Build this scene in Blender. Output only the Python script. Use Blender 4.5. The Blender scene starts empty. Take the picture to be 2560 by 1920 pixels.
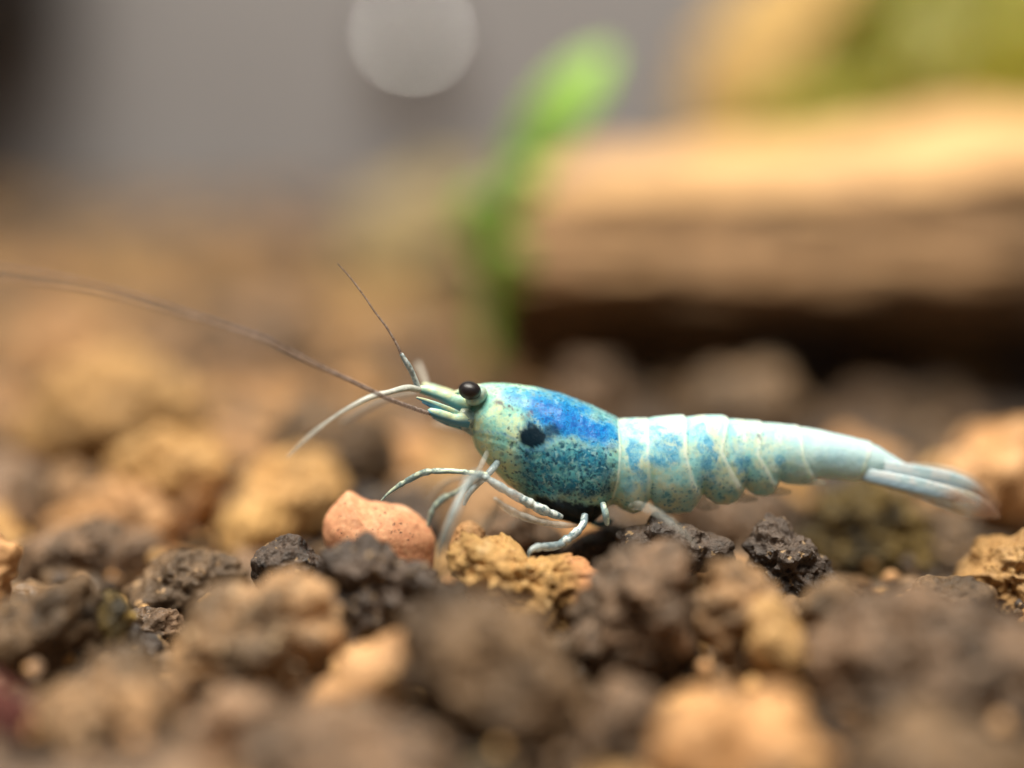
import bpy, bmesh, math, random
import numpy as np
from mathutils import Vector, noise

random.seed(7)
RNG = np.random.default_rng(7)
sc = bpy.context.scene
col = sc.collection
MM = 0.001

# ------------------------------------------------------------------ camera
CAM_H, CAM_D, PITCH = 16.0, 69.3, math.radians(7.9)      # mm above the gravel, mm in front of the shrimp
LENS, SENSOR = 70.3, 36.0
cam = bpy.data.cameras.new("camera")
cam.lens = LENS; cam.sensor_width = SENSOR
cam.clip_start = 0.002; cam.clip_end = 20.0
cam_o = bpy.data.objects.new("camera", cam); col.objects.link(cam_o)
cam_o.location = (0, -CAM_D*MM, CAM_H*MM)
cam_o.rotation_euler = (math.pi/2 - PITCH, 0, 0)
sc.camera = cam_o
cam.dof.use_dof = True
cam.dof.focus_distance = 68.9*MM
cam.dof.aperture_fstop = LENS/6.0                         # a 6 mm wide pupil
cam.dof.aperture_blades = 0

# ------------------------------------------------------------------ light
world = bpy.data.worlds.new("World"); sc.world = world; world.use_nodes = True
bg = world.node_tree.nodes["Background"]
bg.inputs[0].default_value = (1.0, 0.97, 0.95, 1); bg.inputs[1].default_value = 0.085
def area(name, loc, aim, sx, sy, power, color):
    l = bpy.data.lights.new(name, 'AREA'); l.shape = 'RECTANGLE'; l.size = sx; l.size_y = sy
    l.energy = power; l.color = color
    o = bpy.data.objects.new(name, l); col.objects.link(o)
    o.location = loc
    o.rotation_euler = (Vector(aim)-Vector(loc)).to_track_quat('-Z', 'Y').to_euler()
    return o
area("aquarium_lamp", (-0.02, -0.050, 0.230), (0, 0.03, 0), 0.20, 0.08, 1.32, (1.0, 0.945, 0.835))

sc.view_settings.view_transform = 'Standard'
sc.view_settings.look = 'None'
sc.view_settings.exposure = 0.06
sc.view_settings.gamma = 1.0
sc.view_settings.use_curve_mapping = False
sc.render.engine = 'CYCLES'
sc.cycles.use_denoising = True
sc.cycles.use_adaptive_sampling = True; sc.cycles.adaptive_threshold = .015; sc.cycles.adaptive_min_samples = 24
sc.cycles.max_bounces = 6; sc.cycles.diffuse_bounces = 3; sc.cycles.glossy_bounces = 2
sc.cycles.transparent_max_bounces = 12
sc.cycles.sample_clamp_indirect = 4.0

# ------------------------------------------------------------------ pixels (2560 x 1920) to millimetres
KX = SENSOR/LENS/2560.0
CP, SP = math.cos(PITCH), math.sin(PITCH)
def ray(px, py):
    a = (px-1280)*KX; b = -(py-960)*KX
    return np.array([a, CP + b*SP, -SP + b*CP])
def W(px, py, Y=0.0):                                     # the point at depth Y (mm) seen at a pixel
    d = ray(px, py); t = (Y+CAM_D)/d[1]
    return np.array([0, -CAM_D, CAM_H]) + d*t
def proj(p):                                              # mm point to pixel and depth
    v = np.asarray(p) - np.array([0, -CAM_D, CAM_H])
    f = v[1]*CP - v[2]*SP; u = v[1]*SP + v[2]*CP
    return 1280 + v[0]/f/KX, 960 - u/f/KX, f
def ground_Y(py, z=0.0):                                  # where the ray of a pixel row meets the gravel
    d = ray(1280, py); t = (z-CAM_H)/d[2]
    return d[1]*t - CAM_D

# ------------------------------------------------------------------ materials
class NT:
    def __init__(self, name):
        self.m = bpy.data.materials.new(name); self.m.use_nodes = True
        self.t = self.m.node_tree; self.n = self.t.nodes; self.b = self.n["Principled BSDF"]
        self.out = self.n["Material Output"]
    def link(self, a, b): self.t.links.new(a, b)
    def node(self, typ, **kw):
        x = self.n.new(typ)
        for k, v in kw.items(): setattr(x, k, v)
        return x
    def coord(self): return self.node('ShaderNodeTexCoord').outputs['Object']
    def noise(self, scale, detail=4, rough=.6, vec=None, dist=0.0, w=None):
        x = self.node('ShaderNodeTexNoise')
        if w is not None:
            x.noise_dimensions = '4D'; self.link(w, x.inputs['W'])
        x.inputs['Scale'].default_value = scale; x.inputs['Detail'].default_value = detail
        x.inputs['Roughness'].default_value = rough; x.inputs['Distortion'].default_value = dist
        if vec is not None: self.link(vec, x.inputs['Vector'])
        return x.outputs['Fac']
    def voronoi(self, scale, vec=None, feature='F1', rnd=1.0):
        x = self.node('ShaderNodeTexVoronoi', feature=feature)
        x.inputs['Scale'].default_value = scale; x.inputs['Randomness'].default_value = rnd
        if vec is not None: self.link(vec, x.inputs['Vector'])
        return x
    def step(self, v, a, b, lo=0.0, hi=1.0):
        x = self.node('ShaderNodeMapRange', interpolation_type='SMOOTHSTEP', clamp=True)
        self.link(v, x.inputs['Value'])
        x.inputs['From Min'].default_value = a; x.inputs['From Max'].default_value = b
        x.inputs['To Min'].default_value = lo; x.inputs['To Max'].default_value = hi
        return x.outputs['Result']
    def math(self, op, a, b):
        x = self.node('ShaderNodeMath', operation=op)
        for i, v in enumerate((a, b)):
            if isinstance(v, (int, float)): x.inputs[i].default_value = v
            else: self.link(v, x.inputs[i])
        return x.outputs[0]
    def mix(self, fac, a, b, blend='MIX'):
        x = self.node('ShaderNodeMix', data_type='RGBA', blend_type=blend)
        if isinstance(fac, (int, float)): x.inputs[0].default_value = fac
        else: self.link(fac, x.inputs[0])
        for i, v in ((6, a), (7, b)):
            if isinstance(v, tuple): x.inputs[i].default_value = (*v, 1)
            else: self.link(v, x.inputs[i])
        return x.outputs[2]
    def attr(self, name): return self.node('ShaderNodeAttribute', attribute_name=name).outputs['Fac']
    def bump(self, h, dist, strength=1.0, normal=None):
        x = self.node('ShaderNodeBump'); x.inputs['Distance'].default_value = dist
        x.inputs['Strength'].default_value = strength; self.link(h, x.inputs['Height'])
        if normal is not None: self.link(normal, x.inputs['Normal'])
        return x.outputs['Normal']
    def set(self, **kw):
        for k, v in kw.items():
            i = self.b.inputs[k.replace('_', ' ')]
            if hasattr(v, 'is_linked'): self.link(v, i)
            elif isinstance(v, tuple) and len(v) == 3 and i.type == 'RGBA': i.default_value = (*v, 1)
            else: i.default_value = v
        return self.m

def stone_mat(name, c1, c2, c3, grain=900, rough=.75, spots=None, bump=.00018, spec=.35, pits=True):
    """c1 body, c2 blotches, c3 stains; coordinates in metres on the stone"""
    k = NT(name); co = k.coord()
    rnd = k.node('ShaderNodeObjectInfo').outputs['Random']
    w = k.math('MULTIPLY', rnd, 37.0)
    a = k.step(k.noise(grain*.45, 4, .6, co, .4, w), .42, .62)
    b = k.step(k.noise(grain*.9, 5, .65, co, .2, w), .52, .70)
    c = k.mix(a, c1, c2); c = k.mix(b, c, c3)
    fine = k.noise(grain*6, 4, .7, co, 0, w)
    c = k.mix(.35, c, k.mix(k.step(fine, .3, .7), (.25, .25, .25), (.85, .85, .85)), 'OVERLAY')
    if spots:
        wn = k.node('ShaderNodeTexNoise'); wn.inputs['Scale'].default_value = grain*5; wn.inputs['Detail'].default_value = 4; k.link(co, wn.inputs['Vector'])
        wm = k.node('ShaderNodeVectorMath', operation='MULTIPLY_ADD'); k.link(wn.outputs['Color'], wm.inputs[0])
        wm.inputs[1].default_value = (.45/grain,)*3; k.link(co, wm.inputs[2]); warp = wm.outputs[0]
        v = k.voronoi(grain*(2.6 if pits else 6.5), warp)
        m = k.math('MULTIPLY', k.step(v.outputs['Distance'], .30, .18), k.step(k.noise(grain*1.1, 2, .5, co, 0, w), .50, .58))
        c = k.mix(m, c, spots)
    if name == 'ochre_crust':                     # the bare salmon end of the crusted stone
        sp = k.node('ShaderNodeSeparateXYZ'); k.link(co, sp.inputs[0])
        e = k.step(k.math('ADD', sp.outputs[0], k.math('MULTIPLY', k.noise(900, 3, .6, co), .0022)), .0021, .0031)
        c = k.mix(k.math('MULTIPLY', e, .8), c, (.74,.33,.15))
    hv = k.node('ShaderNodeHueSaturation'); k.link(c, hv.inputs['Color'])
    k.link(k.step(rnd, 0, 1, .78, 1.2), hv.inputs['Value'])
    h = k.math('ADD', k.noise(grain*2.2, 6, .65, co, 0, w), k.math('MULTIPLY', fine, .35))
    if pits:
        h = k.math('ADD', h, k.math('MULTIPLY', k.step(k.voronoi(grain*1.8, co).outputs['Distance'], .1, .5), .5))
    r = k.step(k.noise(grain*3, 3, .6, co), .35, .65, rough-.18, rough+.15)
    return k.set(Base_Color=hv.outputs['Color'], Roughness=r, Specular_IOR_Level=spec, Normal=k.bump(h, bump))

M = {}
M['pink']  = stone_mat('salmon_clay', (.68,.325,.175), (.61,.28,.145), (.72,.385,.23), 900, .75, (.05,.03,.022), .00002, .3, pits=False)
M['ochre'] = stone_mat('ochre_crust', (.62,.36,.13), (.34,.185,.055), (.74,.50,.25), 1150, .6, (.18,.11,.04), .00018)
M['dark']  = stone_mat('dark_soil', (.050,.036,.028), (.115,.078,.055), (.018,.013,.011), 1100, .5, (.46,.30,.15), .0002, .6)
M['umber'] = stone_mat('umber_soil', (.080,.051,.029), (.24,.146,.075), (.016,.011,.008), 950, .52, (.52,.33,.17), .0002, .45)
M['mauve'] = stone_mat('mauve_soil', (.112,.073,.045), (.30,.182,.105), (.020,.014,.010), 850, .52, (.60,.38,.23), .0002, .45)
M['tan']   = stone_mat('tan_clay', (.52,.290,.105), (.62,.37,.155), (.13,.075,.030), 900, .58, None, .00018)
M['peach'] = stone_mat('peach_clay', (.55,.290,.120), (.64,.36,.17), (.20,.10,.045), 800, .6, None, .00018)
M['moss']  = stone_mat('mossy_soil', (.19,.125,.034), (.026,.020,.011), (.46,.30,.09), 900, .6, (.50,.34,.12), .0002)
M['maroon']= stone_mat('maroon_soil', (.10,.028,.022), (.16,.05,.035), (.06,.02,.018), 600, .75)
M['mixed'] = stone_mat('mixed_soil', (.12,.078,.045), (.48,.28,.135), (.024,.016,.011), 800, .55, (.62,.44,.26), .0002)
M['haze'] = stone_mat('olive_clay', (.36,.28,.14), (.46,.34,.17), (.24,.20,.10), 200, .8, None, .0002)
M['orange'] = stone_mat('orange_rock', (.58,.36,.13), (.50,.32,.11), (.42,.30,.09), 120, .8, None, .0002)

def plain(name, base, rough=.6, grain=300, var=.25, bump=.0002):
    k = NT(name); co = k.coord(); n = k.noise(grain, 5, .6, co)
    c = k.mix(k.step(n, .35, .65), tuple(x*(1-var) for x in base), tuple(min(1, x*(1+var)) for x in base))
    return k.set(Base_Color=c, Roughness=rough, Normal=k.bump(n, bump))
M['ground'] = plain('packed_soil', (.055,.038,.028), .85, 500, .4, .0006)
M['wall'] = plain('grey_backdrop', (.32,.30,.30), .8, 14, .10, .0002)
M['filter'] = plain('black_plastic', (.05,.046,.046), .5, 60, .2)

def wood_mat():
    k = NT('tan_driftwood'); co = k.coord()
    mp = k.node('ShaderNodeMapping'); mp.inputs['Scale'].default_value = (45, 330, 420); k.link(co, mp.inputs['Vector'])
    g = k.noise(1.0, 6, .6, mp.outputs[0], .6)
    c = k.mix(k.step(g, .36, .64), (.20,.115,.055), (.50,.29,.14))
    blot = k.step(k.noise(150, 4, .55, co, .8), .48, .62)
    c = k.mix(k.math('MULTIPLY', blot, .75), c, (.12,.072,.034))
    # paler colour where the surface of the wood faces up
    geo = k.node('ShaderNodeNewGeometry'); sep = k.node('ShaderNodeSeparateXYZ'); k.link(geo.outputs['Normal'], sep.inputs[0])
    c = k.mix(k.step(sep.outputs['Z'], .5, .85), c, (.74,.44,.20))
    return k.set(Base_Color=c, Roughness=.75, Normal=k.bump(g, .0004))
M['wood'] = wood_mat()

def leaf_mat(name, c1, c2):
    k = NT(name); co = k.coord(); n = k.noise(400, 3, .5, co)
    c = k.mix(k.step(n, .3, .7), c1, c2)
    return k.set(Base_Color=c, Roughness=.45, Subsurface_Weight=.35, Subsurface_Radius=(.4,1,.2), Subsurface_Scale=.0006)
M['leaf'] = leaf_mat('bright_leaf', (.28,.52,.07), (.40,.66,.13))
M['stem'] = leaf_mat('green_stem', (.22,.40,.05), (.30,.50,.09))
M['mossleaf'] = leaf_mat('olive_moss', (.25,.25,.02), (.37,.34,.05))
M['paleleaf'] = leaf_mat('grey_green_leaf', (.24,.28,.16), (.32,.36,.22))

# ------------------------------------------------------------------ object helpers
def tag(o, label=None, cat=None, group=None, kind=None):
    if label: o['label'] = label
    if cat: o['category'] = cat
    if group: o['group'] = group
    if kind: o['kind'] = kind
    return o
def empty(name, loc_mm):
    o = bpy.data.objects.new(name, None); col.objects.link(o); o.location = Vector(loc_mm)*MM
    o.empty_display_size = .002
    return o
def mesh_obj(name, V, F, mat, parent=None, origin=None, smooth=True, attrs=None):
    """V in world mm; the object's origin at origin (mm) or, as a part, at its thing's origin"""
    V = np.asarray(V, float)
    if parent is not None:
        org = np.zeros(3); p_ = parent
        while p_ is not None: org = org + np.array(p_.location)/MM; p_ = p_.parent
    elif origin is None: org = np.array([*V[:, :2].mean(0), V[:, 2].min()])
    else: org = np.asarray(origin, float)
    me = bpy.data.meshes.new(name)
    me.from_pydata(((V-org)*MM).tolist(), [], F if isinstance(F, list) else F.tolist())
    if smooth: me.polygons.foreach_set('use_smooth', [True]*len(me.polygons))
    for k, a in (attrs or {}).items():
        at = me.attributes.new(k, 'FLOAT', 'POINT'); at.data.foreach_set('value', np.asarray(a, np.float32))
    me.materials.append(mat); me.update()
    o = bpy.data.objects.new(name, me); col.objects.link(o)
    if parent is not None: o.parent = parent
    else: o.location = Vector(org)*MM
    return o

_ico = {}
def ico(n):
    if n not in _ico:
        bm = bmesh.new(); bmesh.ops.create_icosphere(bm, subdivisions=n, radius=1.0)
        _ico[n] = (np.array([v.co[:] for v in bm.verts]), [[v.index for v in f.verts] for f in bm.faces]); bm.free()
    return _ico[n]
def fbm(P, freq, octv=4, seed=0.0, H=.9):
    f = noise.fractal
    return np.array([f((x*freq+seed, y*freq-seed*.7, z*freq+seed*1.3), H, 2.0, octv) for x, y, z in P])
def cells(P, freq, seed=0.0):
    f = noise.voronoi
    out = np.empty((len(P), 2))
    for i, (x, y, z) in enumerate(P):
        d = f((x*freq+seed, y*freq+seed*.6, z*freq-seed))[0]; out[i] = d[0], d[1]
    return out

STYLE = {  # amp fbm, freq, lump amp, lump freq, pit amp, pit freq, facets
    'smooth':  (.12, .40, 0, 1, 0, 1.6),
    'craggy':  (.70, .70, .32, 1.6, .36, 2.4),
    'crumbly': (.55, .60, .70, 1.25, .18, 3.0),
    'lumpy':   (.70, .50, .42, 1.1, .22, 2.2),
}
def rough_up(P, C, style, seed, size=4.0):
    """displace points outwards from C with the relief of a kind of stone (mm)"""
    a, fa, l, fl, p, fp = STYLE[style]
    s = min(1.0, size/4.0)
    D = P - C; D = D/np.linalg.norm(D, axis=1)[:, None]
    d = a*s*fbm(P, fa, 5, seed)
    if l:
        v = cells(P, fl, seed); d += l*s*(.55 - np.clip(v[:, 0], 0, 1.1))
    if p:
        v = cells(P, fp, seed+9); d -= p*s*np.clip(.42-v[:, 0], 0, .42)*2.0
    return P + D*d[:, None]

def facet(S, seed, k=13, lo=.74, hi=.98):
    """radial factor that cuts flat faces into a unit sphere"""
    r_ = np.random.default_rng(int(seed*101)+5); N = r_.normal(size=(k, 3)); N /= np.linalg.norm(N, axis=1)[:, None]
    d = r_.uniform(lo, hi, k); q = S@N.T
    rad = np.where(q > .05, d/np.maximum(q, .05), 9.0); rad = np.minimum(rad, 1.08)
    b = 16.0; return -np.log(np.exp(-b*np.concatenate([rad, np.full((len(S), 1), 1.06)], 1)).sum(1))/b + .02
def outline_stone(outline, Y, depth=.8, style='craggy', n=6, seed=1.0, front=0.0):
    """a solid stone whose silhouette follows an outline (pixels) at depth Y; depth = its thickness relative to its width"""
    O = np.array([W(x, y, Y) for x, y in outline])
    xz = O[:, [0, 2]]; c = xz.mean(0)
    xz = c + (xz-c)*.97
    ang = np.arctan2(xz[:, 1]-c[1], xz[:, 0]-c[0]); r = np.hypot(*(xz-c).T)
    o = np.argsort(ang); ang, r = ang[o], r[o]
    A = np.concatenate([ang-2*np.pi, ang, ang+2*np.pi]); R = np.concatenate([r, r, r])
    g = np.linspace(-np.pi, np.pi, 361); rg = np.interp(g, A, R)
    kern = np.hanning(9); kern /= kern.sum()
    rg = np.convolve(np.concatenate([rg[-31:-1], rg, rg[1:31]]), kern, 'same')[30:-30]
    S, F = ico(n)
    q = np.sign(S)*np.abs(S)**.88; S2 = q/np.linalg.norm(q, axis=1)[:, None]*.5 + S*.5
    ph = np.arctan2(S2[:, 2], S2[:, 0]); Rr = np.interp(ph, g, rg)
    size = r.mean()*2
    C = np.array([c[0], Y, c[1]])
    fc = facet(S, seed, 14, .86, 1.02) if style != 'smooth' else np.ones(len(S)); S2 = S2*(fc/np.percentile(fc, 85))[:, None]
    P = C + np.stack([S2[:, 0]*Rr, S2[:, 1]*size*.5*depth, S2[:, 2]*Rr], 1)
    return rough_up(P, C, style, seed, size), F, size

HERO = []; HLAB = []
def hero(name, label, cat, mat, outline, base=None, Y=None, depth=.85, style='craggy', n=6, group=None):
    if Y is None: Y = ground_Y(base)
    if Y < -5: Y = -5 + (Y+5)*.64
    seed = 3.1*len(HERO)+1.7
    V, F, size = outline_stone(outline, Y, depth, style, n, seed)
    o = mesh_obj(name, V, F, M[mat])
    tag(o, label, cat, group)
    pl = np.array(outline, float)
    HERO.append((pl, Y, size, V.mean(0), V.min(0), V.max(0))); HLAB.append(label)
    return o

# ================================================================== THE SETTING
def ground():
    nx, ny = 150, 170
    xs = np.linspace(-120, 120, nx); ys = np.linspace(-62, 206, ny)
    X, Yy = np.meshgrid(xs, ys); P = np.stack([X.ravel(), Yy.ravel(), np.zeros(X.size)], 1)
    P[:, 2] = -3.5 + .7*fbm(P, .22, 3, 4.0)
    F = [[j*nx+i, j*nx+i+1, (j+1)*nx+i+1, (j+1)*nx+i] for j in range(ny-1) for i in range(nx-1)]
    tag(mesh_obj('ground', P, F, M['ground'], origin=(0, 0, 0)), kind='structure')
ground()
def box(x0, x1, y0, y1, z0, z1):
    V = [(x, y, z) for x in (x0, x1) for y in (y0, y1) for z in (z0, z1)]
    F = [[0,1,3,2],[4,6,7,5],[0,4,5,1],[2,3,7,6],[0,2,6,4],[1,5,7,3]]
    return V, F
V, F = box(-220, 220, 206, 210, -6, 200)
tag(mesh_obj('back_wall', V, F, M['wall'], smooth=False), kind='structure')

# ================================================================== THE SHRIMP
root = empty('shrimp', W(1420, 1400, 0))
tag(root, 'small blue and white speckled shrimp standing on the gravel', 'shrimp')

def smooth_interp(x, pts, k=5):
    p = np.array(pts, float); xs = np.arange(p[0, 0]-30, p[-1, 0]+31, 1.0)
    y = np.interp(xs, p[:, 0], p[:, 1]); ke = np.hanning(2*k+1); ke /= ke.sum()
    y = np.convolve(np.pad(y, k, 'edge'), ke, 'valid')
    return np.interp(x, xs, y)

TOP = [(1160,1036),(1168,1008),(1180,980),(1192,963),(1204,957),(1262,959),(1334,967),(1406,985),(1479,1015),(1544,1049),
       (1560,1048),(1619,1048),(1640,1044),(1706,1040),(1716,1043),(1760,1040),(1807,1041),(1821,1047),(1900,1056),(1996,1066),
       (2075,1081),(2171,1105),(2200,1118),(2240,1144),(2286,1172),(2306,1184)]
BOT = [(1160,1052),(1168,1068),(1176,1082),(1189,1120),(1218,1157),(1262,1204),(1309,1237),(1341,1262),(1390,1294),(1443,1308),
       (1480,1300),(1500,1283),(1520,1262),(1536,1258),(1556,1268),(1580,1274),(1600,1268),(1617,1242),(1622,1238),(1634,1262),(1655,1274),
       (1690,1276),(1722,1270),(1742,1248),(1752,1226),(1764,1238),(1786,1252),(1815,1254),(1836,1246),(1850,1226),(1858,1212),(1868,1222),(1885,1232),
       (1908,1233),(1928,1226),(1938,1206),(1944,1196),(1960,1203),(1990,1207),(2016,1206),(2030,1198),(2040,1190),(2080,1193),(2123,1197),
       (2160,1196),(2220,1192),(2270,1190),(2306,1188)]
WID = [(1160,.18),(1172,.62),(1185,.95),(1220,1.25),(1300,1.6),(1400,1.8),(1480,1.8),(1540,1.62),(1560,1.5),(1650,1.45),
       (1800,1.28),(1950,1.05),(2100,.80),(2180,.62),(2240,.40),(2306,.08)]
def bodyY(px): return np.interp(px, [1160, 1300, 1700, 2300], [.1, 0, .1, 1.2])
BND = [[(0,1544),(.3,1548),(.6,1543),(.85,1530),(1,1512)],
       [(0,1619),(.4,1618),(.7,1621),(1,1622)],
       [(0,1713),(.35,1711),(.7,1731),(1,1752)],
       [(0,1820),(.35,1799),(.7,1835),(1,1858)],
       [(0,1903),(.4,1890),(.7,1920),(1,1944)],
       [(0,1997),(.5,2004),(1,2036)],
       [(0,2180),(.5,2160),(1,2150)]]
LINE = np.array([(1178,1079),(1215,1079),(1255,1084),(1285,1096),(1320,1126),(1350,1122),(1385,1103),(1430,1092),(1470,1092),(1510,1108),(1542,1122)], float)
def seg_dist(px, py, L):
    best = np.full(px.shape, 1e9)
    for (x0, y0), (x1, y1) in zip(L[:-1], L[1:]):
        dx, dy = x1-x0, y1-y0; t = np.clip(((px-x0)*dx+(py-y0)*dy)/(dx*dx+dy*dy), 0, 1)
        best = np.minimum(best, np.hypot(px-x0-t*dx, py-y0-t*dy))
    return best
def ss(x, a, b):
    t = np.clip((x-a)/(b-a), 0, 1); return t*t*(3-2*t)

def body():
    xs = np.arange(1160, 2306.1, 1.6); nr = 132
    th = np.linspace(0, 2*np.pi, nr, endpoint=False)
    top = smooth_interp(xs, TOP, 6); bot = smooth_interp(xs, BOT, 4); wid = smooth_interp(xs, WID, 12)
    yc = bodyY(xs)
    PX = np.repeat(xs[:, None], nr, 1); T = np.repeat(((1-np.cos(th))/2)[None], len(xs), 0)
    PY = top[:, None] + T*(bot-top)[:, None]
    s = np.sin(th)[None]; side = np.sign(s)*np.abs(s)**np.where((np.cos(th)[None] < 0) & (PX > 1500), .82-.40*ss(PX, 1520, 1580), .82)
    # the shell leans in above and hangs straighter below
    lean = 1 - .10*ss(T, .45, 0) - .10*ss(T, .8, 1.0)*ss(PX, 1600, 1540)
    YY = yc[:, None] - wid[:, None]*side*lean
    P = np.empty((len(xs), nr, 3))
    for i in range(len(xs)):
        a = W(xs[i], top[i], yc[i]); b = W(xs[i], bot[i], yc[i])
        P[i] = a + (b-a)*T[i][:, None]; P[i, :, 1] = YY[i]
    P = P.reshape(-1, 3); px = PX.ravel(); py = PY.ravel(); t = T.ravel(); near = np.sign(s.repeat(len(xs), 0).ravel())
    # relief: plates that flare to their rear edge and step down on the next
    ax = np.stack([px*0, np.cos(np.pi*0)*0+px*0, px*0], 1)
    cen = np.stack([P[:, 0], np.repeat(yc, nr), np.repeat(np.array([(W(x, (a+b)/2, c))[2] for x, a, b, c in zip(xs, top, bot, yc)]), nr)], 1)
    D = P-cen; D[:, 0] = 0; L = np.linalg.norm(D, axis=1); D /= np.maximum(L, 1e-6)[:, None]
    xb = np.stack([np.interp(t, *np.array(b).T) for b in BND], 1)
    disp = np.zeros(len(px)); edge = np.zeros(len(px))
    prev = np.full(len(px), 1175.0)
    for i in range(len(BND)):
        q = (px-prev)/(xb[:, i]-prev)
        inside = (px >= prev) & (px < xb[:, i])
        amp = (.045, .028, .034, .034, .03, .028, .02)[i]
        lo = .7 if i == 0 else 0.0
        disp += np.where(inside, amp*ss(q, lo, .98), 0)
        edge = np.maximum(edge, np.exp(-((px-xb[:, i]+5)/5.5)**2))
        disp -= .012*np.exp(-((px-xb[:, i]-4)/5.0)**2)
        prev = xb[:, i]
    ld = seg_dist(px, py, LINE); car = (px < xb[:, 0])
    disp -= np.where(car, .016*np.exp(-(ld/4.0)**2) - .006*np.exp(-((ld-9)/6.0)**2), 0)
    od = np.hypot((px-1192)/1.0, (py-992)/1.0)                       # hollow of the eye socket
    disp -= .28*np.exp(-(od/26)**2)*ss(t, .9, .4)
    N3 = P*1.0
    n1 = fbm(N3, 1.2, 4, 2.0); n2 = fbm(N3, 4.0, 3, 5.0)
    disp += .018*n1 + .010*n2
    disp *= ss(px, 1160, 1176)*ss(px, 2306, 2290)
    P = P + D*disp[:, None]
    # caps
    F = []
    nx = len(xs)
    for i in range(nx-1):
        for j in range(nr):
            k = (j+1) % nr
            F.append([i*nr+j, i*nr+k, (i+1)*nr+k, (i+1)*nr+j])
    F.append(list(range(nr))); F.append([(nx-1)*nr+j for j in range(nr-1, -1, -1)])
    # ---- colour masks of the shell, laid out on its near side and mirrored to the far side
    Q = P.copy(); yy = np.repeat(yc, nr); Q[:, 1] = yy - np.abs(Q[:, 1]-yy)
    q_ = Q - np.array([0, -CAM_D, CAM_H]); f_ = q_[:, 1]*CP - q_[:, 2]*SP; u_ = q_[:, 1]*SP + q_[:, 2]*CP
    px = 1280 + q_[:, 0]/f_/KX; py = 960 - u_/f_/KX; ld = seg_dist(px, py, LINE)
    wx = px + 13*n1 + 9*n2; wy = py + 13*fbm(N3, 1.3, 4, 8.0) + 9*fbm(N3, 4.2, 3, 11.0)
    def ell(cx, cy, rx, ry, rot=0, a=1.25, b=.7, wx=wx, wy=wy):
        c, s_ = math.cos(math.radians(rot)), math.sin(math.radians(rot))
        u = ((wx-cx)*c+(wy-cy)*s_)/rx; v = (-(wx-cx)*s_+(wy-cy)*c)/ry
        return ss(np.hypot(u, v), a, b)
    carm = ss(px-xb[:, 0], 3, -3)
    blue = np.maximum.reduce([ell(1400,1038,108,50,18), ell(1475,1074,84,38,14), ell(1335,1000,74,24,8)*.85, ell(1520,1095,40,28,30)*.8, ell(1350,1075,48,40,0)*.9, ell(1290,1000,40,14,5)*.6])*carm
    deep = np.maximum.reduce([ell(1405,1046,72,36,12,1.3,.5), ell(1475,1074,58,27,12,1.3,.5), ell(1370,1020,50,22,10,1.3,.5)*.8])*carm
    navy = np.maximum.reduce([ell(1333,1092,39,30,10,1.12,.75, px+4*n2, py+5*n1), ell(1326,1068,16,20,20,1.3,.6)*.9, ell(1380,1080,34,17,-20,1.3,.5)*.8, ell(1318,1070,20,26,15,1.3,.5)*.6])*carm
    belly = ss(wy-np.interp(px, [1330,1400,1460,1510], [1240,1243,1252,1262]), -6, 10)*ss(px, 1322, 1345)*ss(px, 1522, 1498)
    teal = np.maximum(ss(wy, 1085, 1130)*ss(wx, 1270, 1320)*ss(wx, 1560, 1500)*ss(wy, 1262, 1225),
                      .75*ss(wy-np.repeat(smooth_interp(xs, TOP, 6), nr), 38, 12)*ss(wx, 1300, 1400))*carm
    patch = np.maximum.reduce([ell(1588,1140,20,52,-5), ell(1572,1215,16,30)*.45, ell(1664,1128,38,48,20), ell(1640,1075,22,20)*.85, ell(1676,1085,18,12)*.4,
             ell(1768,1132,26,54,-8), ell(1742,1070,26,16,-10)*.7, ell(1770,1200,20,26)*.55, ell(1858,1160,22,26)*.85, ell(1840,1120,16,24)*.4,
             ell(1868,1206,16,14)*.4, ell(1948,1150,17,15)*.7, ell(1600,1185,14,44,-14)*.8, ell(1830,1225,20,14)*.4, ell(2080,1140,40,24)*.22, ell(2140,1150,30,20)*.18])*(1-carm)
    red = np.maximum(ell(1897,1097,9,11,0,1.2,.6)*.7, .9*np.exp(-(seg_dist(wx, wy, np.array([(1236,1003),(1256,1012),(1276,1022)],float))/3.2)**2)*carm)
    red = np.maximum(red, .8*np.exp(-(seg_dist(wx, wy, np.array([(1298,1052),(1312,1042),(1328,1028)],float))/4.0)**2)*carm)
    speck = np.maximum.reduce([teal, .8*carm*ss(wx, 1180, 1290), .75*ss(t, .50, .8)*(1-carm)*ss(px, 2020, 1920), .35*(1-carm)*ss(px, 2020, 1900), .25*carm])*(1-.8*blue)
    line = np.where(car, np.exp(-(ld/2.6)**2), 0)
    tail = ss(px, 1850, 2100)
    green = carm*ss(wy-np.repeat(smooth_interp(xs, TOP, 6), nr), 60, 10)*ss(wx, 1420, 1250)
    return mesh_obj('body', P, F, SHELL, root, attrs=dict(blue=blue, deep=deep, navy=np.maximum(navy, belly), teal=teal, patch=patch,
                    red=red, speck=speck, line=line, tail=tail, edge=edge*(1-carm), green=green, carapace=carm))

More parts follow.
